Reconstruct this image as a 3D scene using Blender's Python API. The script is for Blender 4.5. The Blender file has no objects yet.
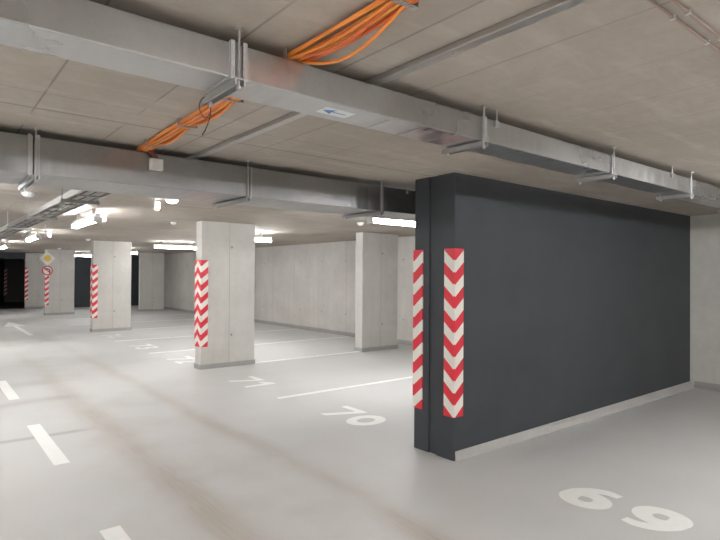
import bpy, bmesh, math, random
from mathutils import Vector, Matrix
random.seed(4)
PI = math.pi
COL = bpy.context.scene.collection
S = bpy.context.scene

# ------------------------------------------------------------------ materials
class NT:
    def __init__(s, name):
        s.m = bpy.data.materials.new(name); s.m.use_nodes = True
        s.t = s.m.node_tree; s.t.nodes.clear()
        s.out = s.n('ShaderNodeOutputMaterial')
        s.b = s.n('ShaderNodeBsdfPrincipled')
        s.l(s.b.outputs[0], s.out.inputs[0])
    def n(s, ty, **k):
        x = s.t.nodes.new(ty)
        for a, v in k.items(): setattr(x, a, v)
        return x
    def l(s, a, b): s.t.links.new(a, b)
    def put(s, sock, v):
        if isinstance(v, (int, float)): sock.default_value = v
        elif isinstance(v, (tuple, list)): sock.default_value = tuple(v) + ((1,) if len(v) == 3 and sock.type == 'RGBA' else ())
        else: s.l(v, sock)
    def math(s, op, a, b=0.0, c=None):
        x = s.n('ShaderNodeMath', operation=op)
        s.put(x.inputs[0], a); s.put(x.inputs[1], b)
        if c is not None: s.put(x.inputs[2], c)
        return x.outputs[0]
    def coord(s):
        tc = s.n('ShaderNodeTexCoord'); return tc.outputs['Object']
    def sep(s, v):
        x = s.n('ShaderNodeSeparateXYZ'); s.l(v, x.inputs[0]); return x.outputs
    def noise(s, v, scale, detail=4, rough=.55, stretch=(1, 1, 1)):
        mp = s.n('ShaderNodeMapping'); s.l(v, mp.inputs[0]); mp.inputs['Scale'].default_value = stretch
        x = s.n('ShaderNodeTexNoise'); s.l(mp.outputs[0], x.inputs['Vector'])
        x.inputs['Scale'].default_value = scale; x.inputs['Detail'].default_value = detail
        x.inputs['Roughness'].default_value = rough
        return x.outputs[0]
    def ramp(s, f, a, b):      # remap a..b -> 0..1 clamped
        x = s.n('ShaderNodeMapRange'); s.put(x.inputs[0], f)
        x.inputs[1].default_value = a; x.inputs[2].default_value = b
        return x.outputs[0]
    def mix(s, f, a, b):
        x = s.n('ShaderNodeMix', data_type='RGBA'); s.put(x.inputs[0], f)
        s.put(x.inputs[6], a); s.put(x.inputs[7], b); return x.outputs[2]
    def line(s, v, period, offset, width):   # 1 on thin lines every period
        a = s.math('ADD', v, -offset + 1000 * period + period / 2)
        a = s.math('MODULO', a, period)
        a = s.math('ABSOLUTE', s.math('SUBTRACT', a, period / 2))
        return s.math('SUBTRACT', 1.0, s.ramp(a, width * .5, width))
    def gauss(s, v, c, w):
        a = s.math('DIVIDE', s.math('SUBTRACT', v, c), w)
        return s.math('EXPONENT', s.math('MULTIPLY', s.math('MULTIPLY', a, a), -1.0))
    def bump(s, h, strength, dist=.01):
        x = s.n('ShaderNodeBump'); s.l(h, x.inputs['Height'])
        x.inputs['Strength'].default_value = strength; x.inputs['Distance'].default_value = dist
        s.l(x.outputs[0], s.b.inputs['Normal'])
    def set(s, **k):
        for a, v in k.items(): s.put(s.b.inputs[a.replace('_', ' ')], v)
        return s.m

def plain(name, col, rough=.6, metal=0.0, spec=.5, var=.06):
    t = NT(name); c = t.coord()
    f = t.noise(c, 14, 3)
    lo = tuple(x * (1 - var) for x in col); hi = tuple(min(1, x * (1 + var)) for x in col)
    t.set(Base_Color=t.mix(f, lo, hi), Roughness=rough, Metallic=metal)
    t.b.inputs['Specular IOR Level'].default_value = spec
    return t.m

def emit(name, col, strength):
    t = NT(name)
    t.set(Base_Color=(.8, .8, .8), Roughness=.4)
    t.b.inputs['Emission Color'].default_value = (*col, 1)
    t.b.inputs['Emission Strength'].default_value = strength
    return t.m

def concrete(name, c1, c2, seam_axis=None, period=1.25, offset=0.0, holes=None, dark=.35, bumpy=.25):
    t = NT(name); v = t.coord(); x, y, z = t.sep(v)
    f = t.noise(v, 1.3, 6, .6)
    g = t.noise(v, 9, 6, .65)
    streak = t.noise(v, 3.0, 3, .5, (2.2, 2.2, .25))
    col = t.mix(t.ramp(f, .3, .7), c1, c2)
    col = t.mix(t.math('MULTIPLY', t.ramp(g, .35, .75), .28), col, tuple(k * .8 for k in c1))
    col = t.mix(t.math('MULTIPLY', t.ramp(streak, .5, .75), .25), col, tuple(k * .82 for k in c1))
    h = g
    if seam_axis:
        a = {'x': x, 'y': y}[seam_axis]
        ln = t.line(a, period, offset, .007)
        m = t.math('MULTIPLY', ln, .55)
        if holes:
            pz, oz = holes[2], holes[3]
            da = t.math('ADD', a, -holes[1] + 1000 * holes[0] + holes[0] / 2)
            da = t.math('SUBTRACT', t.math('MODULO', da, holes[0]), holes[0] / 2)
            dz = t.math('ADD', z, -oz + 1000 * pz + pz / 2)
            dz = t.math('SUBTRACT', t.math('MODULO', dz, pz), pz / 2)
            r = t.math('SQRT', t.math('ADD', t.math('MULTIPLY', da, da), t.math('MULTIPLY', dz, dz)))
            m = t.math('MAXIMUM', m, t.math('SUBTRACT', 1.0, t.ramp(r, .012, .026)))
        col = t.mix(t.math('MULTIPLY', m, 1 - dark * .3), col, tuple(k * dark for k in c1))
        h = t.math('SUBTRACT', t.math('MULTIPLY', g, .3), m)
    t.set(Base_Color=col, Roughness=.85)
    t.b.inputs['Specular IOR Level'].default_value = .25
    t.bump(h, bumpy, .006)
    return t.m

def ceiling_mat():
    t = NT('board marked concrete ceiling'); v = t.coord(); x, y, z = t.sep(v)
    f = t.noise(v, 1.1, 6, .62, (1, .55, 1)); g = t.noise(v, 16, 6, .7)
    c1 = (.36, .317, .27); c2 = (.46, .415, .362)
    col = t.mix(t.ramp(f, .32, .68), c1, c2)
    col = t.mix(t.math('MULTIPLY', t.ramp(g, .4, .72), .45), col, (.32, .275, .23))
    s2 = t.noise(v, 7.0, 4, .6, (1.6, .25, 1))
    col = t.mix(t.math('MULTIPLY', t.ramp(s2, .48, .7), .28), col, (.36, .32, .275))
    s3 = t.noise(v, 5.0, 4, .6, (.3, 1.4, 1))
    col = t.mix(t.math('MULTIPLY', t.ramp(s3, .52, .72), .30), col, (.66, .62, .57))
    # every board strip has a tone of its own
    strip = t.math('FLOOR', t.math('DIVIDE', t.math('ADD', x, 100.0), .5))
    wn = t.n('ShaderNodeTexWhiteNoise', noise_dimensions='1D'); t.l(strip, wn.inputs['W'])
    col = t.mix(t.math('MULTIPLY', wn.outputs['Value'], .22), col, (.47, .43, .39))
    gap = t.ramp(t.noise(v, 2.2, 2), .38, .52)
    a = t.math('MULTIPLY', t.math('MULTIPLY', t.line(x, .5, 0.0, .007), gap), t.math('SUBTRACT', 1.3, t.math('MULTIPLY', t.ramp(x, 1.6, 2.4), .8)))
    b = t.math('MULTIPLY', t.line(y, 1.93, 3.60, .010), t.math('GREATER_THAN', y, 2.6))
    b2 = t.math('MULTIPLY', t.line(y, 3.86, 3.27, .006), t.math('GREATER_THAN', y, 2.6))
    m = t.math('MAXIMUM', t.math('MULTIPLY', a, .35), t.math('MAXIMUM', t.math('MULTIPLY', b, .6), t.math('MULTIPLY', b2, .3)))
    col = t.mix(m, col, (.09, .075, .06))
    rust = t.ramp(t.noise(v, 3.1, 2), .69, .8)
    col = t.mix(t.math('MULTIPLY', rust, .4), col, (.42, .27, .12))
    t.set(Base_Color=col, Roughness=.9)
    t.b.inputs['Specular IOR Level'].default_value = .2
    t.bump(t.math('SUBTRACT', t.math('MULTIPLY', g, .4), m), .3, .006)
    return t.m

def floor_mat():
    t = NT('pale grey epoxy floor coating'); v = t.coord(); x, y, z = t.sep(v)
    f = t.noise(v, .8, 5, .6); g = t.noise(v, 60, 3, .6)
    lane = t.math('SUBTRACT', 1.0, t.ramp(x, 3.2, 4.0))
    base = t.mix(t.ramp(f, .3, .7), (.60, .595, .588), (.65, .645, .638))
    base = t.mix(t.math('MULTIPLY', g, .18), base, (.52, .51, .50))
    # tyre tracks of dusty brown dirt along the lane
    wob = t.math('MULTIPLY', t.math('SUBTRACT', t.noise(v, .35, 1), .5), .25)
    xx = t.math('ADD', x, wob)
    st = t.ramp(t.noise(v, 14, 6, .75, (5.0, .14, 1)), .32, .68); st2 = t.noise(v, 1.1, 4, .6, (1, .4, 1))
    near = t.math('SUBTRACT', 1.0, t.math('MULTIPLY', t.ramp(y, 2.5, 13.0), .75))
    tr = t.math('MULTIPLY', t.gauss(xx, 1.62, .17), t.math('ADD', .55, t.math('MULTIPLY', st, .7)))
    tr2 = t.math('MULTIPLY', t.gauss(xx, 2.60, .13), t.math('ADD', .45, t.math('MULTIPLY', st, .7)))
    tr3 = t.math('MULTIPLY', t.gauss(xx, .35, .3), .25)
    trk = t.math('MULTIPLY', t.math('MAXIMUM', t.math('MAXIMUM', tr, tr2), tr3), near)
    trk = t.math('MULTIPLY', trk, t.ramp(st2, .28, .55))
    col = t.mix(t.math('MULTIPLY', trk, .62), base, (.40, .34, .265))
    dust = t.math('MULTIPLY', t.math('MULTIPLY', t.gauss(x, 2.0, .9), t.ramp(t.noise(v, 1.7, 4), .45, .8)), .35)
    col = t.mix(dust, col, (.43, .39, .34))
    # rubber arcs of turning cars
    def arc(y0, k, x0, x1, w, amt):
        yy = t.math('ADD', y, t.math('MULTIPLY', t.math('MULTIPLY', t.math('SUBTRACT', x, 1.4), t.math('SUBTRACT', x, 1.4)), k))
        m = t.gauss(yy, y0, w)
        m = t.math('MULTIPLY', m, t.math('MULTIPLY', t.ramp(x, x0, x0 + .5), t.math('SUBTRACT', 1.0, t.ramp(x, x1 - .25, x1))))
        return t.math('MULTIPLY', m, amt)
    arcs = t.math('MAXIMUM', arc(6.47, -.03, -3, 1.55, .055, .5), t.math('MAXIMUM', arc(8.35, .35, -1.5, 1.8, .16, .3), arc(9.7, .5, -1.5, 1.75, .25, .22)))
    col = t.mix(arcs, col, (.27, .25, .235))
    rough = t.math('ADD', .5, t.math('MULTIPLY', trk, .35))
    t.set(Base_Color=col, Roughness=rough)
    t.b.inputs['Specular IOR Level'].default_value = .25
    t.bump(g, .06, .002)
    return t.m

def metal_mat(name, base=.62, rough=.33, axis='x'):
    t = NT(name); v = t.coord()
    sp = t.noise(v, 45, 2, .5)
    sm = t.noise(v, 1.2, 4, .6)
    col = t.mix(t.ramp(sm, .3, .7), (base * .86,) * 3, (base * 1.05, base * 1.05, base * 1.04))
    col = t.mix(t.math('MULTIPLY', t.ramp(sp, .4, .7), .18), col, (base * .75,) * 3)
    rough_s = t.math('ADD', rough, t.math('MULTIPLY', sm, .12))
    t.set(Base_Color=col, Metallic=.92, Roughness=rough_s)
    rip = t.noise(v, 1.0, 2, .5, (7.0, .15, .15))
    t.bump(rip, .6, .03)
    return t.m

def chevron_mat():
    t = NT('red and white chevron foil'); v = t.coord(); x, y, z = t.sep(v)
    s = t.math('ADD', t.math('ABSOLUTE', x), t.math('ABSOLUTE', y))
    q = t.math('ADD', t.math('SUBTRACT', 1.55, z), t.math('MULTIPLY', s, .86))
    fr = t.math('FRACT', t.math('DIVIDE', t.math('ADD', q, 2.214 - .012), .2214))
    m = t.math('LESS_THAN', fr, .5)
    col = t.mix(m, (.80, .78, .72), (.72, .025, .045))
    t.set(Base_Color=col, Roughness=.45)
    return t.m

def dark_paint():
    t = NT('anthracite wall paint'); v = t.coord()
    f = t.noise(v, 2.0, 5, .6); g = t.noise(v, 40, 4, .6)
    col = t.mix(t.ramp(f, .3, .7), (.044, .049, .056), (.054, .060, .067))
    t.set(Base_Color=col, Roughness=.62)
    t.b.inputs['Specular IOR Level'].default_value = .45
    t.bump(g, .25, .003)
    return t.m

M = dict(
    floor=floor_mat(), ceil=ceiling_mat(),
    wallc=concrete('cast concrete wall', (.58, .56, .53), (.68, .66, .625), 'y', 1.37, 13.45, (1.17, 12.11, 1.49, .60)),
    wallx=concrete('cast concrete cross wall', (.46, .44, .41), (.55, .53, .50), 'x', 1.37, .3, (1.17, .1, 1.49, .60)),
    colc=concrete('cast concrete column', (.54, .525, .49), (.64, .62, .585), 'x', 10.0, .54, (10.0, .585, 1.61, .585)),
    dark=dark_paint(),
    darkfloor=plain('floor painted dark as unlit', (.05, .047, .045), .8),  # floor past the opening, its lack of light put into the colour
    foot=concrete('pale grey floor coating strip', (.45, .44, .425), (.51, .50, .485), None),
    cove=concrete('grey floor coating upstand', (.36, .35, .34), (.42, .41, .40), None),
    duct=metal_mat('galvanised duct sheet', .47, .22), duct2=metal_mat('dull galvanised duct sheet', .37, .26),
    steel=metal_mat('galvanised steel profile', .5, .4), rail=plain('brushed aluminium rail', (.5, .49, .47), .38, .8),
    white=plain('white road paint', (.90, .90, .88), .5), enamel=plain('white enamelled housing', (.75, .75, .73), .4),
    plastic=plain('light grey plastic', (.52, .52, .50), .5), greycap=plain('dark grey plastic', (.10, .10, .10), .5),
    chev=chevron_mat(),
    orange=plain('bright orange cable sheath', (.80, .27, .045), .45), orange2=plain('deep orange cable sheath', (.62, .14, .035), .45),
    orange3=plain('yellow orange cable sheath', (.80, .36, .07), .45), brown=plain('brown red cable sheath', (.22, .06, .04), .5),
    cable=plain('pinkish brown fire cable', (.34, .25, .215), .5), black=plain('black cable tie', (.02, .02, .02), .5),
    tube=emit('lit fluorescent diffuser', (.97, .985, 1.0), 10.0), tubelane=emit('lit lane lamp diffuser', (.97, .985, 1.0), 5.2), tubeopp=emit('lit opposite fill diffuser', (.97, .985, 1.0), 21.0), tubefill=emit('lit near fill diffuser', (.97, .985, 1.0), 12.5), tubedim=emit('lit dimmer lamp diffuser', (.97, .985, 1.0), 5.5), led=emit('lit white lamp cover', (1, .98, .95), 1.5),  # tube strengths chosen for brightness in each area, not for tube age
    boxlit=emit('lit white signal box', (1, .97, .94), .9), boxred=emit('lit orange signal strip', (1, .2, .07), .12),
    red=plain('red sign enamel', (.62, .03, .04), .4), yellow=plain('yellow sign enamel', (.75, .50, .08), .4),
    blue=plain('blue sticker print', (.03, .17, .50), .4), stick=plain('white sticker film', (.72, .74, .74), .4),
    signblack=plain('black sign print', (.02, .02, .02), .5), signback=plain('grey sign back', (.35, .35, .35), .5),
)

# ------------------------------------------------------------------ mesh helpers
class MB:
    def __init__(s): s.bm = bmesh.new()
    def box(s, x0, y0, z0, x1, y1, z1, rot=None, bev=0):
        vs = [Vector((x, y, z)) for x in (x0, x1) for y in (y0, y1) for z in (z0, z1)]
        if rot is not None:
            c = Vector(((x0 + x1) / 2, (y0 + y1) / 2, (z0 + z1) / 2)); vs = [c + rot @ (v - c) for v in vs]
        v = [s.bm.verts.new(p) for p in vs]
        fs = [s.bm.faces.new([v[i] for i in q]) for q in ((0, 1, 3, 2), (4, 6, 7, 5), (0, 4, 5, 1), (2, 3, 7, 6), (0, 2, 6, 4), (1, 5, 7, 3))]
        if bev:
            es = list({e for f in fs for e in f.edges})
            bmesh.ops.bevel(s.bm, geom=es, offset=bev, segments=2, affect='EDGES', profile=.5)
        return s
    def prism(s, pts, axis, a, b):
        """extrude a 2D outline: axis 'z': pts=(x,y), 'y': pts=(x,z), 'x': pts=(y,z)"""
        def mk(p, k):
            return {'z': (p[0], p[1], k), 'y': (p[0], k, p[1]), 'x': (k, p[0], p[1])}[axis]
        lo = [s.bm.verts.new(mk(p, a)) for p in pts]; hi = [s.bm.verts.new(mk(p, b)) for p in pts]
        n = len(pts)
        s.bm.faces.new(lo[::-1]); s.bm.faces.new(hi)
        for i in range(n): s.bm.faces.new([lo[i], lo[(i + 1) % n], hi[(i + 1) % n], hi[i]])
        return s
    def tube(s, pts, r, seg=8, cap=True):
        pts = [Vector(p) for p in pts]; rings = []
        up = None
        for i, p in enumerate(pts):
            d = (pts[min(i + 1, len(pts) - 1)] - pts[max(i - 1, 0)]).normalized()
            if up is None:
                up = Vector((0, 0, 1)) if abs(d.z) < .9 else Vector((1, 0, 0))
            a = d.cross(up).normalized(); b = d.cross(a).normalized(); up = -b if False else b.cross(d) * 0 + (a.cross(d))
            rings.append([s.bm.verts.new(p + (a * math.cos(t) + b * math.sin(t)) * r) for t in [2 * PI * k / seg for k in range(seg)]])
        for i in range(len(rings) - 1):
            for k in range(seg):
                s.bm.faces.new([rings[i][k], rings[i][(k + 1) % seg], rings[i + 1][(k + 1) % seg], rings[i + 1][k]])
        if cap:
            s.bm.faces.new(rings[0][::-1]); s.bm.faces.new(rings[-1])
        return s
    def disc(s, c, r, h, axis='z', seg=24, r2=None, n=1):
        """short cylinder / dome from c along axis"""
        c = Vector(c); rings = []
        r2 = r if r2 is None else r2
        for i in range(n + 1):
            f = i / n; rr = r + (r2 - r) * (f if n == 1 else 1 - math.cos(f * PI / 2))
            hh = h * (f if n == 1 else math.sin(f * PI / 2))
            ring = []
            for k in range(seg):
                t = 2 * PI * k / seg; a, b = rr * math.cos(t), rr * math.sin(t)
                o = {'z': (a, b, hh), 'y': (a, hh, b), 'x': (hh, a, b)}[axis]
                ring.append(s.bm.verts.new(c + Vector(o)))
            rings.append(ring)
        for i in range(n):
            for k in range(seg): s.bm.faces.new([rings[i][k], rings[i][(k + 1) % seg], rings[i + 1][(k + 1) % seg], rings[i + 1][k]])
        s.bm.faces.new(rings[0][::-1]); s.bm.faces.new(rings[-1])
        return s
    def build(s, name, mat, parent=None, loc=(0, 0, 0), rotz=0, smooth=False):
        bmesh.ops.recalc_face_normals(s.bm, faces=s.bm.faces)
        me = bpy.data.meshes.new(name); s.bm.to_mesh(me); s.bm.free()
        me.materials.append(mat)
        if smooth:
            for p in me.polygons: p.use_smooth = True
            me.set_sharp_from_angle(angle=math.radians(40))
        o = bpy.data.objects.new(name, me); COL.objects.link(o)
        o.location = loc; o.rotation_euler = (0, 0, rotz)
        if parent: o.parent = parent
        return o

def tag(o, label, cat, group=None, kind='thing'):
    o['label'] = label; o['category'] = cat
    if group: o['group'] = group
    if kind: o['kind'] = kind
    return o
def thing(name, label, cat, loc=(0, 0, 0), rotz=0, group=None):
    o = bpy.data.objects.new(name, None); o.empty_display_size = .1; COL.objects.link(o)
    o.location = loc; o.rotation_euler = (0, 0, rotz)
    return tag(o, label, cat, group)
def struct(name, mb, mat, loc=(0, 0, 0)):
    o = mb.build(name, mat, loc=loc); o['kind'] = 'structure'; return o
def dup(root, loc, label, group=None, rotz=None):
    def cp(o, par):
        c = o.copy(); COL.objects.link(c)
        if par: c.parent = par
        for ch in list(o.children): cp(ch, c)
        return c
    r = cp(root, None); r.location = loc; r['label'] = label
    if rotz is not None: r.rotation_euler = (0, 0, rotz)
    if group: r['group'] = group
    return r

CZ = 2.65          # ceiling height
XC = 3.88          # front line of the columns
XB = 9.30          # back wall of the bays
XL = -7.4
YR = -7.0

# ------------------------------------------------------------------ setting
struct('floor', MB().box(XL, YR, -.2, XB, 30.35, 0), M['floor'])
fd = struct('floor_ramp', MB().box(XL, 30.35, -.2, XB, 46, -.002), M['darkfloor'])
struct('ceiling', MB().box(XL, YR, CZ, XB, 46, CZ + .25), M['ceil'])
struct('wall_right', MB().box(XB, YR, 0, XB + .25, 30.0, CZ), M['wallc'])
struct('wall_left', MB().box(XL - .25, YR, 0, XL, 30.0, CZ), M['wallc'])
struct('wall_rear', MB().box(XL, YR - .25, 0, XB, YR, CZ), M['wallx'])
# dark unlit section beyond the last column
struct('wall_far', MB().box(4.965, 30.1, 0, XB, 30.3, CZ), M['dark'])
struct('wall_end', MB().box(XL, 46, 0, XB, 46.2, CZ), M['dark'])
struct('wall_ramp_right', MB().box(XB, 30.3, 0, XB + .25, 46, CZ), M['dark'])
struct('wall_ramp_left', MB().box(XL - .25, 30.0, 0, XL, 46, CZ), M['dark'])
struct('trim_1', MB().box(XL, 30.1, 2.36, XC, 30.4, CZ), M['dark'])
struct('baseboard_right', MB().prism([(XB, 0), (XB - .05, 0), (XB - .012, .05), (XB - .012, .10), (XB, .10)], 'y', 3.53, 30.1), M['cove'])
struct('baseboard_near', MB().prism([(XB, 0), (XB - .05, 0), (XB - .012, .05), (XB - .012, .10), (XB, .10)], 'y', YR, 3.26), M['cove'])

# ------------------------------------------------------------------ black partition wall
pw = thing('partition_wall', 'long black painted partition wall beside bay 69 with red and white guards on its end', 'wall', (3.81, 3.325, 0))
MB().box(.02, 0, .085, 5.488, .215, CZ, bev=0).box(0, 0, 0, .02, .215, CZ).build('wall_panel', M['dark'], pw)
MB().box(.016, .215, 0, 5.45, .319, CZ).build('joint_strip', M['dark'], pw)
MB().box(0, .319, 0, 1.05, .512, CZ).build('column_face', M['dark'], pw)
o = MB()
# sloping upstand of floor coating along the foot of the wall
a = [(.022, -.0), (.022, .215)]
bm = o.bm
p0 = [bm.verts.new(q) for q in ((.022, -.012, 0), (.022, .1, 0), (.022, .1, .085), (.022, .0, .085))]
p1 = [bm.verts.new(q) for q in ((5.488, -.085, 0), (5.488, .1, 0), (5.488, .1, .085), (5.488, .0, .085))]
bm.faces.new(p0); bm.faces.new(p1[::-1])
for i in range(4): bm.faces.new([p0[i], p0[(i + 1) % 4], p1[(i + 1) % 4], p1[i]])
uo = o.build('upstand', M['foot'], pw); uo['label'] = 'light grey unpainted strip along the foot'

# ------------------------------------------------------------------ columns
def column_proto():
    t = thing('concrete_column', '', 'column', (XC, 9.27, 0))
    MB().box(0, 0, .0, 1.06, .25, CZ, bev=.008).build('shaft', M['colc'], t)
    k = MB()
    k.prism([(-.012, -.012), (1.072, -.012), (1.072, .262), (-.012, .262)], 'z', 0, .085)
    k.build('skirting', M['cove'], t)
    return t
CG, PG = 'concrete columns along the driving lane', 'concrete pillars near the back wall'
c0 = column_proto()
c0['label'] = 'concrete column nearest the camera, between bays 71 and 72, red chevrons on its edge'; c0['group'] = CG
YCOL = [9.27, 17.05, 25.0, 30.1]
dup(c0, (XC, YCOL[1], 0), 'second concrete column along the lane, between bays 74 and 75, with chevron edge', CG)
dup(c0, (XC + .04, YCOL[2], 0), 'concrete column carrying the yellow diamond and round red traffic signs', CG)
dup(c0, (XC, YCOL[3], 0), 'farthest pale concrete column, behind the one with traffic signs, beside the dark opening', CG)
dup(c0, (7.60, 9.29, 0), 'concrete pillar near the back wall, seen just left of the black partition', PG)
dup(c0, (7.60, 17.05, 0), 'concrete pillar near back wall hidden behind the nearest lane column', PG)
dup(c0, (7.70, 25.2, 0), 'distant concrete pillar right of second lane column, beside narrow dark gap', PG)
# dark column past the opening
dc = thing('dark_column', 'dark painted column in the unlit section past the opening, at left edge', 'column', (3.75, 37.0, 0))
MB().box(0, 0, 0, 1.9, .25, CZ).build('shaft', plain('dark grey column paint', (.12, .115, .11), .7), dc)

# ------------------------------------------------------------------ corner guards
def guard(sx, sy, x, y, label, z=.40, group='red and white corner guards', w=.125):
    """L-shaped guard around a corner; sx,sy: direction in which its two wings run"""
    th = .012
    pts = [(-sx * th, -sy * th), (sx * w, -sy * th), (sx * w, 0), (0, 0), (0, sy * w), (-sx * th, sy * w)]
    if sx * sy < 0: pts = pts[::-1]
    o = MB().prism(pts, 'z', 0, 1.55).build('corner_guard', M['chev'], loc=(x, y, z))
    return tag(o, label, 'corner guard', group)
guard(1, 1, 3.81, 3.325, 'large red and white chevron strip on near corner of black wall', group='chevron strips on the black wall', w=.115)
guard(1, -1, 3.81, 3.837, 'red and white strip on rear corner of black wall end, left of the wide one', group='chevron strips on the black wall', w=.115)
names = ['nearest concrete column', 'second lane column', 'column carrying the traffic signs', 'farthest pale lane column']
for i, (yy, nm) in enumerate(zip(YCOL, names)):
    xx = XC + (.04 if i == 2 else 0)
    guard(1, 1, xx, yy, 'red and white chevron strip on near edge of the ' + nm)
    if i < 2: guard(1, -1, xx, yy + .25, 'red and white chevron strip on rear left edge of the ' + nm)
guard(1, 1, 3.75, 37.0, 'dim red and white strip on dark column past the opening, at left edge')

# ------------------------------------------------------------------ traffic signs on the third column
ys = YCOL[2]
sg = thing('priority_sign', 'yellow diamond priority sign with white border on distant column', 'traffic sign', (3.98, ys - .02, 2.29))
MB().prism([(0, -.29), (.29, 0), (0, .29), (-.29, 0)], 'y', -.012, .0).build('sign_plate', M['enamel'], sg)
MB().prism([(-.05, -.13), (.05, -.13), (.13, -.05), (.13, .05), (.05, .13), (-.05, .13), (-.13, .05), (-.13, -.05)], 'y', -.018, -.0125).build('yellow_field', M['yellow'], sg)
MB().box(.05, 0, -.04, .12, .02, .04).build('bracket', M['signback'], sg)
sg = thing('no_left_turn_sign', 'round red bordered no left turn sign under the yellow diamond', 'traffic sign', (3.98, ys - .02, 1.80))
MB().disc((0, -.012, 0), .20, .012, 'y', 32).build('sign_plate', M['red'], sg)
MB().disc((0, -.016, 0), .15, .0035, 'y', 32).build('white_field', M['enamel'], sg)
ar = MB()
ar.prism([(.07, -.12), (.11, -.12), (.11, .02), (.08, .065), (.03, .085), (-.03, .085), (-.03, .125), (-.12, .06), (-.03, -.0), (-.03, .04), (.02, .04), (.05, .03), (.07, .0)], 'y', -.020, -.0165)
ar.build('turn_arrow', M['signblack'], sg)
MB().prism([(-.135, .105), (-.105, .135), (.135, -.105), (.105, -.135)], 'y', -.024, -.0205).build('red_bar', M['red'], sg)
MB().box(.05, 0, -.04, .12, .02, .04).build('bracket', M['signback'], sg)

# ------------------------------------------------------------------ floor markings
def catmull(P, n=8):
    P = [Vector((*p, 0)) for p in P]; out = []
    Q = [P[0] * 2 - P[1]] + P + [P[-1] * 2 - P[-2]]
    for i in range(1, len(Q) - 2):
        a, b, c, d = Q[i - 1:i + 3]
        for k in range(n):
            t = k / n
            out.append(.5 * ((2 * b) + (c - a) * t + (2 * a - 5 * b + 4 * c - d) * t * t + (3 * b - a - 3 * c + d) * t ** 3))
    out.append(P[-1]); return out
def stroke(mb, pts, w, z=.003, smooth=True, w2=None):
    pts = catmull(pts) if smooth else [Vector((*p, 0)) for p in pts]
    n = len(pts); L = []; R = []
    for i, p in enumerate(pts):
        d0 = (p - pts[max(i - 1, 0)]); d1 = (pts[min(i + 1, n - 1)] - p)
        if d0.length == 0: d0 = d1
        if d1.length == 0: d1 = d0
        d0 = d0.normalized(); d1 = d1.normalized(); d = (d0 + d1).normalized()
        nn = Vector((-d.y, d.x, 0)); k = 1 / max(.5, nn.dot(Vector((-d1.y, d1.x, 0))))
        ww = w if w2 is None else w + (w2 - w) * i / (n - 1)
        L.append(p + nn * ww / 2 * k); R.append(p - nn * ww / 2 * k)
    vl = [mb.bm.verts.new((v.x, v.y, z)) for v in L]; vr = [mb.bm.verts.new((v.x, v.y, z)) for v in R]
    for i in range(n - 1): mb.bm.faces.new([vr[i], vr[i + 1], vl[i + 1], vl[i]])
def ring(mb, c, rx, ry, hx, hy, z=.003, seg=40):
    o = [mb.bm.verts.new((c[0] + rx * math.cos(2 * PI * k / seg), c[1] + ry * math.sin(2 * PI * k / seg), z)) for k in range(seg)]
    i = [mb.bm.verts.new((c[0] + hx * math.cos(2 * PI * k / seg), c[1] + hy * math.sin(2 * PI * k / seg), z)) for k in range(seg)]
    for k in range(seg): mb.bm.faces.new([o[k], o[(k + 1) % seg], i[(k + 1) % seg], i[k]])
def digit(mb, ch):       # glyph box .40 wide x .45 high, lower left at 0,0
    w = .085
    if ch == '7':
        v = [(.0, .45), (.42, .45), (.42, .385), (.225, 0), (.115, 0), (.30, .365), (0, .365)]
        mb.bm.faces.new([mb.bm.verts.new((a, b, .003)) for a, b in v[::-1]])
    elif ch == '1':
        v = [(.17, 0), (.27, 0), (.27, .45), (.19, .45), (.04, .36), (.04, .27), (.17, .33)]
        mb.bm.faces.new([mb.bm.verts.new((a, b, .003)) for a, b in v])
    elif ch == '0': ring(mb, (.20, .225), .20, .225, .09, .105)
    elif ch in '69':
        tmp = MB()
        ring(tmp, (.195, .16), .195, .16, .058, .048)
        # the arm of the six, heavy and tapering to its tip
        stroke(tmp, [(.075, .14), (.085, .25), (.15, .345), (.25, .395), (.35, .385)], .15, .0034, True, .075)
        vs = {v: None for v in tmp.bm.verts}
        for v in vs:
            x, y, z = v.co
            if ch == '9': x, y = .39 - x, .45 - y
            vs[v] = mb.bm.verts.new((x, y, z))
        for f in tmp.bm.faces: mb.bm.faces.new([vs[v] for v in f.verts])
    elif ch == '2':
        stroke(mb, [(.06, .33), (.1, .40), (.2, .415), (.30, .37), (.30, .29), (.2, .18), (.1, .08)], w)
        stroke(mb, [(.04, .04), (.36, .04)], w, .0032, False)
    elif ch == '3':
        stroke(mb, [(.06, .38), (.18, .41), (.29, .36), (.27, .27), (.15, .235)], w)
        stroke(mb, [(.15, .235), (.29, .20), (.33, .12), (.22, .04), (.05, .06)], w, .0032)
    elif ch == '4':
        stroke(mb, [(.26, .0), (.26, .45), (.05, .16), (.05, .12), (.38, .12)], .07, smooth=False)
    elif ch == '5':
        stroke(mb, [(.34, .41), (.10, .41), (.08, .24)], w, smooth=False)
        stroke(mb, [(.08, .24), (.2, .27), (.33, .2), (.32, .09), (.2, .04), (.06, .06)], w, .0032)
def number(txt, ytop, label):
    n = thing('bay_number', label, 'floor marking', (3.79 if txt == '69' else 3.815, ytop, 0), -PI / 2, 'painted bay numbers')
    for i, ch in enumerate(txt):
        m = MB(); digit(m, ch)
        for q in m.bm.verts: q.co.y *= 1.04 if txt == '69' else 1.12
        m.build('digit', M['white'], n, loc=(.495 * i, 0, 0))
number('69', 2.335, 'white painted bay number 69 on the floor in front of the black wall')
number('70', 5.585, 'white painted bay number 70 on the floor left of the black wall')
number('71', 8.16, 'white painted bay number 71 on the floor before the nearest column')
number('72', 10.95, 'white painted bay number 72 just behind the nearest column')
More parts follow.
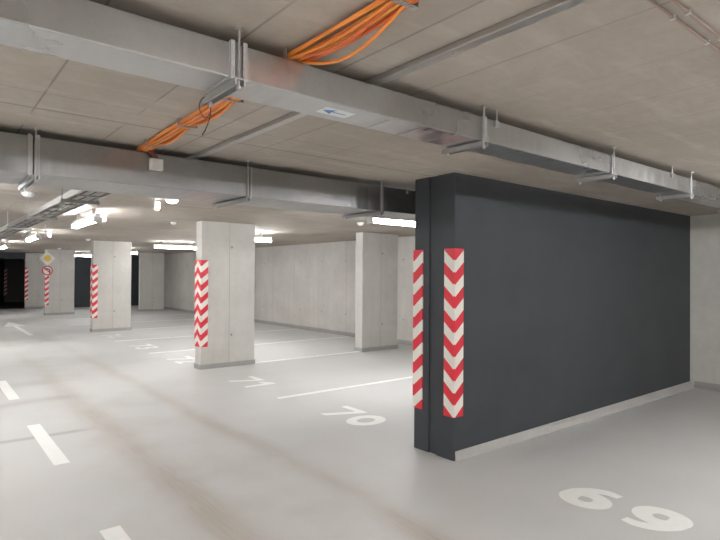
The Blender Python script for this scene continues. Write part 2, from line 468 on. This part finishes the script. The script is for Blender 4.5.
number('73', 13.45, 'white painted bay number 73 midway between first and second columns')
number('74', 16.1, 'white painted bay number 74 at the foot of the second column')

def marking(name, label, x0, y0, x1, y1, group):
    o = MB().box(-(x1 - x0) / 2, -(y1 - y0) / 2, 0, (x1 - x0) / 2, (y1 - y0) / 2, .003).build(name, M['white'], loc=((x0 + x1) / 2, (y0 + y1) / 2, 0))
    return tag(o, label, 'floor marking', group)
BL = 'white lines between parking bays'
marking('bay_line', 'white line between parking bays 70 and 71, ends behind the black wall', 3.83, 6.455, 9.2, 6.545, BL)
marking('bay_line', 'white line running from nearest column back to the pillar by back wall', 4.93, 9.34, 7.58, 9.43, BL)
marking('bay_line', 'white line between parking bays 72 and 73', 3.8, 11.78, 9.2, 11.87, BL)
marking('bay_line', 'white line between parking bays 73 and 74', 3.8, 14.40, 9.2, 14.49, BL)
marking('bay_line', 'white line from second lane column to the pillar behind it', 4.93, 17.13, 7.58, 17.22, BL)
marking('bay_line', 'first white bay line beyond the second lane column', 3.8, 19.7, 9.2, 19.79, BL)
marking('bay_line', 'second white bay line beyond the second lane column', 3.8, 22.35, 9.2, 22.44, BL)
DL = 'white dashes down the middle of the lane'
dn = {0: 'white lane dash cut by the bottom edge of the picture', 1: 'white lane dash whole in view at lower left, crossed by a tyre mark',
      2: 'white lane dash at left edge, second whole one from the bottom', 3: 'white lane dash out beyond the left edge, fourth along the lane'}
for k in range(0, 4):
    y = 3.865 + 3.15 * k
    marking('lane_dash', dn[k], .935, y - 1.58, 1.063, y, DL)
aw = MB(); pts = [(-.06, 0), (.06, 0), (.06, 3.2), (.30, 3.2), (0, 5.0), (-.30, 3.2), (-.06, 3.2)]
aw.bm.faces.new([aw.bm.verts.new((a, b, .003)) for a, b in pts])
o = aw.build('lane_arrow', M['white'], loc=(2.36, 17.1, 0)); tag(o, 'long white straight ahead arrow painted far down the lane', 'floor marking')

# ------------------------------------------------------------------ air ducts
def duct(label, y0, y1, z0, z1, xs, hangers, mat, rods):
    t = thing('air_duct', label, 'air duct', (0, 0, 0))
    for a, b in zip(xs[:-1], xs[1:]):
        MB().box(a + .0015, y0, z0, b - .0015, y1, z1, bev=.005).build('duct_section', mat, t)
    for x in xs[1:-1]:
        f = MB(); e = .004
        for a in (x - .022, x + .006):
            f.box(a, y0 - e, z0 - e, a + .016, y0 + .001, z1 + e).box(a, y1 - .001, z0 - e, a + .016, y1 + e, z1 + e)
            f.box(a, y0 + .0011, z0 - e, a + .016, y1 - .0011, z0 + .001)
        f.build('flange', M['steel'], t)
    for x in hangers:
        h = thing_part('hanger', t)
        c = MB(); yA, yB = y0 - .028, y1 + .06
        c.box(x - .022, yA, z0 - .012 - .022, x - .015, yB, z0 - .006).box(x + .015, yA, z0 - .034, x + .022, yB, z0 - .006)
        c.box(x - .015, yA, z0 - .011, x + .015, yB, z0 - .006)
        for k in range(int((yB - yA) / .05)):
            c.box(x - .007, yA + .03 + .05 * k, z0 - .0135, x + .007, yA + .045 + .05 * k, z0 - .0112)
        c.build('channel', M['steel'], t)
        for yy in (y0 - .014, y1 + .03):
            MB().tube([(x, yy, z0 - .05), (x, yy, CZ)], .005, 8).build('rod', M['steel'], t, smooth=True)
            MB().disc((x, yy, z0 - .046), .011, .012, 'z', 6).build('nut', M['steel'], t)
            MB().disc((x, yy, CZ - .012), .016, .012, 'z', 12).build('ceiling_anchor', M['steel'], t)
    for x in rods:
        yy = y0 - .012
        MB().tube([(x, yy, z1 - .035), (x, yy, CZ)], .004, 8).build('rod', M['steel'], t, smooth=True)
        MB().box(x - .014, y0 - .016, z1 - .04, x + .014, y0 - .0005, z1 - .005).build('clip', M['steel'], t)
    return t
def thing_part(n, t): return t
D1 = duct('narrow galvanised air duct crossing the ceiling nearest the camera, with blue arrow sticker', 1.93, 2.15, 2.457, 2.592,
     [XL, -2.1, -.6, .93, 2.455, 3.955, 5.41, 6.95, XB], [-2.05, -.55, .945, 2.435, 3.94, 5.39, 6.97], M['duct'], [2.555, 4.98])
D2 = duct('wide galvanised air duct further back, ending behind the black wall', 4.12, 4.68, 2.349, 2.60,
     [XL, -2.4, -.92, .57, 2.14, 3.62, 5.1, 6.6, XB], [-.92, .58, 2.115, 3.60, 5.1], M['duct2'], [3.97])
# standing stiffening beads across the near duct, as seen right of the sticker
for x in (1.78, 2.0, 2.225): MB().box(x - .012, 1.938, 2.4545, x + .012, 2.142, 2.4575).build('stiffening_bead', M['duct'], D1)
# perforated vertical edge profiles at the hanger nearest the camera and on the back duct
for (dd, xx, yy, z0, z1) in ((D1, .948, 1.93, 2.45, 2.60), (D2, .57, 4.12, 2.34, 2.61)):
    for s in (-1, 1):
        v = MB(); v.box(xx + s * .026 - .009, yy - .010, z0, xx + s * .026 + .009, yy - .0045, z1)
        for k in range(int((z1 - z0) / .03)):
            v.box(xx + s * .026 - .004, yy - .0125, z0 + .01 + .03 * k, xx + s * .026 + .004, yy - .0102, z0 + .022 + .03 * k)
        v.build('perforated_profile', M['steel'], dd)
# loose black cable tie hanging under the near duct
def smooth3(P, n=6):
    P = [Vector(p) for p in P]; Q = [P[0] * 2 - P[1]] + P + [P[-1] * 2 - P[-2]]; out = []
    for i in range(1, len(Q) - 2):
        a, b, c, d = Q[i - 1:i + 3]
        for k in range(n):
            t = k / n
            out.append(.5 * ((2 * b) + (c - a) * t + (2 * a - 5 * b + 4 * c - d) * t * t + (3 * b - a - 3 * c + d) * t ** 3))
    return out + [P[-1]]
tie = MB().tube(smooth3([(.95, 2.18, 2.455), (.915, 2.19, 2.44), (.905, 2.20, 2.40), (.93, 2.205, 2.365), (.955, 2.20, 2.39), (.95, 2.195, 2.43), (.955, 2.20, 2.38), (.94, 2.21, 2.32), (.925, 2.215, 2.29)]), .0022, 6).build('cable_tie', M['black'], D1, smooth=True)
# sticker with the blue arrow
st = MB().box(-.085, -.045, -.0012, .085, .045, 0).build('arrow_sticker', M['stick'], D1, loc=(1.495, 2.034, 2.4565))
st['label'] = 'white sticker with blue arrow pointing left'
aa = MB(); aa.bm.faces.new([aa.bm.verts.new((x, y, -.0016)) for x, y in ((.06, .004), (.06, -.004), (-.02, -.005), (-.012, -.034), (-.074, 0), (-.012, .034), (-.02, .005))])
aa.build('arrow', M['blue'], st)

# ------------------------------------------------------------------ cable bundle on the ceiling
cb = thing('cable_bundle', 'thick bundle of orange cables strapped along the ceiling above the near duct', 'cable bundle', (0, 0, 0))
clampsY = [-1.3, -.65, 0.0, .65, 1.31, 1.97, 2.62, 3.27, 3.92]
XB0 = 1.24
mats = [M['orange'], M['orange2'], M['orange3'], M['orange'], M['orange2']]
for i in range(15):
    u = (i % 5 - 2) / 2.0; lay = i // 5
    pts = []; n = 150
    sag = random.choice([.05, .2, .35, .6, 1.0, 1.3]); side = random.uniform(-.2, .5)
    for k in range(n + 1):
        y = -1.2 + (4.22 + 1.2) * k / n
        seg = None
        for a, c in zip(clampsY[:-1], clampsY[1:]):
            if a <= y <= c: seg = (y - a) / (c - a)
        s = math.sin(PI * seg) if seg is not None else 0
        lim = .4 if y > 1.97 else 1.0
        x = XB0 + .022 * max(0, y - 1.97) + .032 * u * (1 + .15 * s) + .025 * side * s * lim + .006 * math.sin(3 * y + i) * s - .02 * (y - 1.5) * .0
        z = CZ - .011 - .012 * lay - .06 * sag * s * lim * (.1 if y > 3.9 or 1.97 < y < 2.3 or y < 1.31 else 1)
        pts.append((x, y, z))
    MB().tube(pts, .0068, 7).build('cable', mats[i % 5], cb, smooth=True)
for y in clampsY:
    c = MB(); XB1 = XB0; XB0 = XB0 + .022 * max(0, y - 1.97)
    c.box(XB0 - .058, y - .012, CZ - .046, XB0 + .058, y + .012, CZ - .043).box(XB0 - .061, y - .012, CZ - .046, XB0 - .057, y + .012, CZ).box(XB0 + .057, y - .012, CZ - .046, XB0 + .061, y + .012, CZ)
    for k in range(4): c.box(XB0 - .045 + .025 * k, y - .006, CZ - .0485, XB0 - .032 + .025 * k, y + .006, CZ - .0462)
    c.build('clamp', M['steel'], cb); XB0 = XB1
# drop to junction box
jb = thing('junction_box', 'small pale junction box on side of the back duct under the cable bundle', 'junction box', (1.355, 4.115, 2.513))
MB().box(-.047, -.045, -.042, .047, -.001, .042, bev=.005).build('box_body', M['enamel'], jb)
MB().box(-.040, -.049, -.035, .040, -.0452, .035, bev=.0015).build('lid', M['enamel'], jb)
k = MB()
for q in (-.012, .0, .012):
    k.tube([(q - .045, -.03, .10), (q - .035, -.032, .08), (q - .006, -.025, .06), (q, -.022, .04)], .0065, 7)
k.build('drop_cable', M['brown'], jb, smooth=True)

# ------------------------------------------------------------------ long ceiling rail and the pair of fire cables
cr = thing('ceiling_rail', 'long straight grey metal rail fixed on the ceiling beside the orange cables', 'rail', (1.70, 0, 0))
MB().box(-.026, -6.9, CZ - .030, .026, 8.6, CZ - .001, bev=.004).build('rail_body', M['rail'], cr)
r = MB()
for y in (-.5, .6, 1.5, 2.6, 3.5, 4.8, 6.0): r.disc((.015, y, CZ - .034), .007, .004, 'z', 10)
r.build('screws', M['steel'], cr)
fc = thing('fire_cable_pair', 'pair of thin brown cables clipped to the ceiling at upper right', 'cable', (0, 0, 0))
for yy in (.812, .762):
    MB().tube([(1.87, yy, CZ - .008), (5, yy, CZ - .008), (XB, yy, CZ - .008)], .0055, 8).build('cable', M['cable'], fc, smooth=True)
c = MB()
for k in range(22):
    x = 2.11 + .33 * k
    for yy in (.812, .762): c.box(x - .006, yy - .009, CZ - .016, x + .006, yy + .009, CZ)
c.build('clips', M['plastic'], fc)

# ------------------------------------------------------------------ cable tray past the back duct
M['traysteel'] = plain('weathered tray steel', (.30, .29, .28), .55, .3)
tr = thing('cable_tray', 'long galvanised ladder cable tray hanging below the ceiling at upper left', 'cable tray', (0, 0, 0))
zt = 2.40; xa, xb = 1.06, 1.30; ya, yb = 4.82, 29.5
for x in (xa, xb):
    MB().box(x - .003, ya, zt, x + .003, yb, zt + .06).box(x - .012 if x == xb else x + .003, ya, zt, x - .003 if x == xb else x + .012, yb, zt + .003).build('side_rail', M['traysteel'], tr)
for k in range(60):
    y = ya + .2 + .41 * k
    MB().box(xa + .012, y - .015, zt + .003, xb - .012, y + .015, zt + .012).build('rung', M['traysteel'], tr)
for k in range(12):
    y = ya + .9 + 2.05 * k
    h = MB()
    h.box(xa - .05, y - .018, zt - .03, xb + .05, y + .018, zt - .002)
    for x in (xa - .035, xb + .035): h.tube([(x, y, zt - .04), (x, y, CZ)], .005, 6)
    h.build('hanger', M['traysteel'], tr)
tc = thing('tray_cables', 'grey and brown cables lying in the hanging ladder tray', 'cable', (0, 0, 0))
for i in range(7):
    pts = [(XB0 + .012 + .012 * i, 4.23, CZ - .03), (XB0 + .012 + .012 * i, 4.6, CZ - .035), (XB0 + .01 + .008 * i, 4.85, CZ - .09)]
    x = xa + .03 + .03 * i
    for k in range(14): pts.append((x + .01 * math.sin(k * 1.7 + i), 5.2 + k * 1.85, zt + .012 + .009))
    MB().tube(pts, .007, 6).build('cable', [M['plastic'], M['greycap'], M['steel']][i % 3] if i else M['brown'], tc, smooth=True)

# thin white conduit with droppers across the ceiling at far left
cd = thing('ceiling_conduit', 'thin white conduit with vertical droppers near the ceiling at far left', 'conduit', (0, 0, 0))
MB().tube([(-3.0, 12.2, 2.52), (.9, 12.2, 2.52)], .014, 8).tube([(.9, 12.2, 2.52), (1.0, 12.2, 2.52)], .014, 8).build('pipe', M['enamel'], cd, smooth=True)
for x in (-2.5, -1.2, .0, .85, 1.52, 1.9):
    MB().tube([(x, 12.2, 2.40 if x > .5 else 2.5), (x, 12.2, CZ)], .010, 8).build('dropper', M['enamel'], cd, smooth=True)
MB().tube([(1.4, 12.2, 2.52), (2.0, 12.2, 2.52)], .014, 8).build('pipe', M['enamel'], cd, smooth=True)

# ------------------------------------------------------------------ fluorescent lamps
ZL = 2.47
def lamp_proto(tube='tube'):
    t = thing('fluorescent_lamp', '', 'ceiling lamp', (5.65, 5.85, ZL))
    MB().box(-.74, -.035, .035, .74, .035, .085, bev=.004).build('housing', M['enamel'], t)
    d = MB(); seg = 14
    prof = [(.046 * math.cos(a) , .032 * math.sin(a)) for a in [2 * PI * k / seg for k in range(seg)]]
    d.prism(prof, 'x', -.72, .72)
    d.build('diffuser', M[tube], t, smooth=True)
    for s in (-1, 1):
        MB().box(s * .735 - .014, -.06, -.04, s * .735 + .014, .06, .04, bev=.004).build('end_cap', M['plastic'], t)
        MB().box(s * .5 - .012, -.02, .085, s * .5 + .012, .02, CZ - ZL).build('ceiling_bracket', M['steel'], t)
    return t
l0 = lamp_proto(); BG = 'fluorescent lamps over the parking bays'; AG = 'fluorescent lamps along the driving lane'
l0['label'] = 'bright fluorescent lamp partly hidden behind the left edge of the black wall'; l0['group'] = BG
ld = lamp_proto('tubedim'); ld.location = (5.60, .55, ZL); ld['label'] = 'fluorescent lamp lighting bay 69, right of the picture'; ld['group'] = BG
dup(l0, (5.52, 11.0, ZL), 'fluorescent lamp showing just right of the nearest column top', BG)
dup(l0, (5.60, -4.6, ZL), 'fluorescent lamp over the bays behind the camera', BG)
lane = [(9.15, 'brightest lane lamp, hanging left of the second column beside the cable tray'), (14.15, 'middle lamp along the driving lane, left of the brightest one'),
        (19.4, 'third lamp along the driving lane, at the far left edge'), (24.6, 'farthest lamp along the driving lane beyond the left edge'),
        ]
ll = lamp_proto('tubelane'); ll.location = (1.97, lane[0][0], ZL); ll.rotation_euler = (0, 0, PI / 2); ll['label'] = lane[0][1]; ll['group'] = AG
for y, lb in lane[1:]: dup(ll, (1.97, y, ZL), lb, AG, PI / 2)
dup(ll, (5.95, 15.9, ZL), 'fluorescent lamp seen just left of the nearest column top', BG, 0)
dup(ll, (5.65, 21.3, ZL), 'small distant fluorescent lamp right of the second lane column', BG, 0)
dup(ll, (5.35, 26.3, ZL), 'farthest bay lamp, in front of the dark wall left of second column', BG, 0)
ln = lamp_proto('tubefill'); ln.location = (1.97, -1.0, ZL); ln.rotation_euler = (0, 0, PI / 2); ln['label'] = 'added fill lane lamp just behind the camera'; ln['group'] = AG  # added out of view to brighten the near floor, as is the next
dup(ln, (1.97, -5.4, ZL), 'added fill lane lamp at the rear wall behind the camera', AG)
lm = lamp_proto('tubedim'); lm.location = (.02, 6.7, ZL); lm.rotation_euler = (0, 0, PI / 2); lm['label'] = 'added fill lamp of an assumed second row, just outside the left edge'; lm['group'] = AG  # assumed second row, added out of view to light the left floor
dup(lm, (.02, 13.5, ZL), 'added fill lamp of an assumed second row, farther along outside the left edge', AG)
OG = 'added fill lamps on the opposite side of the lane'
lo = lamp_proto('tubeopp'); lo.location = (-3.3, 1.0, ZL); lo['label'] = 'added fill lamp over unseen opposite bays left of the picture'; lo['group'] = OG  # unseen strong lamps added to fill the left floor and black wall end
for y in (5.85, -4.6): dup(lo, (-3.3, y, ZL), 'added fill lamp over unseen opposite bays left of the picture', OG, 0)

# ------------------------------------------------------------------ small ceiling devices
def sigbox(x, y, label):
    t = thing('signal_box', label, 'signal box', (x, y, CZ), 0, 'small lit boxes hanging from the ceiling')
    MB().box(-.025, -.03, -.13, .025, .03, -.035, bev=.005).build('box_body', M['boxlit'], t)
    MB().box(-.023, -.027, -.150, .023, .027, -.131, bev=.003).build('coloured_strip', M['boxred'], t)
    MB().box(-.046, -.022, -.12, -.0265, .022, -.0).build('bracket', M['plastic'], t)
sigbox(2.33, 6.98, 'small lit box with orange underside on ceiling, nearest of three')
sigbox(2.21, 9.05, 'small lit box with orange underside, left of the brightest lane lamp end')
sigbox(2.24, 13.8, 'small lit box far down the lane, above the traffic signs')
def dome(x, y, r, label, mat, cat='detector', nm='smoke_detector'):
    t = thing(nm, label, cat, (x, y, CZ))
    MB().disc((0, 0, -.018), r, .018, 'z', 24).build('base', M['enamel'], t)
    MB().disc((0, 0, -.0185), r * .85, -.035, 'z', 24, r * .35, 5).build('cover', mat, t, smooth=True)
dome(2.47, 6.85, .085, 'round lit lamp on the ceiling right of the nearest signal box', M['led'], 'ceiling lamp', 'round_lamp')
dome(.98, 7.45, .075, 'white smoke detector on ceiling at far left, above the cable tray', M['enamel'])
dome(6.2, 7.65, .06, 'white smoke detector left of the lamp beside the black wall', M['enamel'])
dome(3.6, 9.9, .05, 'small white detector on ceiling left of the nearest column', M['enamel'])
dome(3.6, 16.4, .07, 'white detector just left of the second column top', M['enamel'])
dome(4.1, 23.3, .08, 'white detector above the yellow diamond sign', M['enamel'])

# ------------------------------------------------------------------ world, camera
w = bpy.data.worlds.new('World'); S.world = w; w.use_nodes = True
w.node_tree.nodes['Background'].inputs[0].default_value = (.5, .5, .5, 1)
w.node_tree.nodes['Background'].inputs[1].default_value = .0

yaw, pitch, roll = math.radians(39.009), math.radians(.5297), math.radians(.3687)
fwd = Vector((math.sin(yaw) * math.cos(pitch), math.cos(yaw) * math.cos(pitch), math.sin(pitch)))
rt = Vector((math.cos(yaw), -math.sin(yaw), 0)); up = rt.cross(fwd)
r2 = rt * math.cos(roll) + up * math.sin(roll); u2 = -rt * math.sin(roll) + up * math.cos(roll)
cam = bpy.data.cameras.new('camera'); co = bpy.data.objects.new('camera', cam); COL.objects.link(co)
mat = Matrix((r2, u2, -fwd)).transposed().to_4x4(); mat.translation = Vector((0, 0, 1.7))
co.matrix_world = mat
cam.sensor_fit = 'HORIZONTAL'; cam.sensor_width = 36; cam.lens = 542.63 / 720 * 36; cam.clip_start = .05
S.camera = co
S.view_settings.view_transform = 'Standard'; S.view_settings.look = 'None'; S.view_settings.gamma = 1
S.view_settings.use_curve_mapping = False
S.view_settings.exposure = 3.68
S.cycles.use_denoising = True
S.cycles.max_bounces = 10; S.cycles.diffuse_bounces = 8
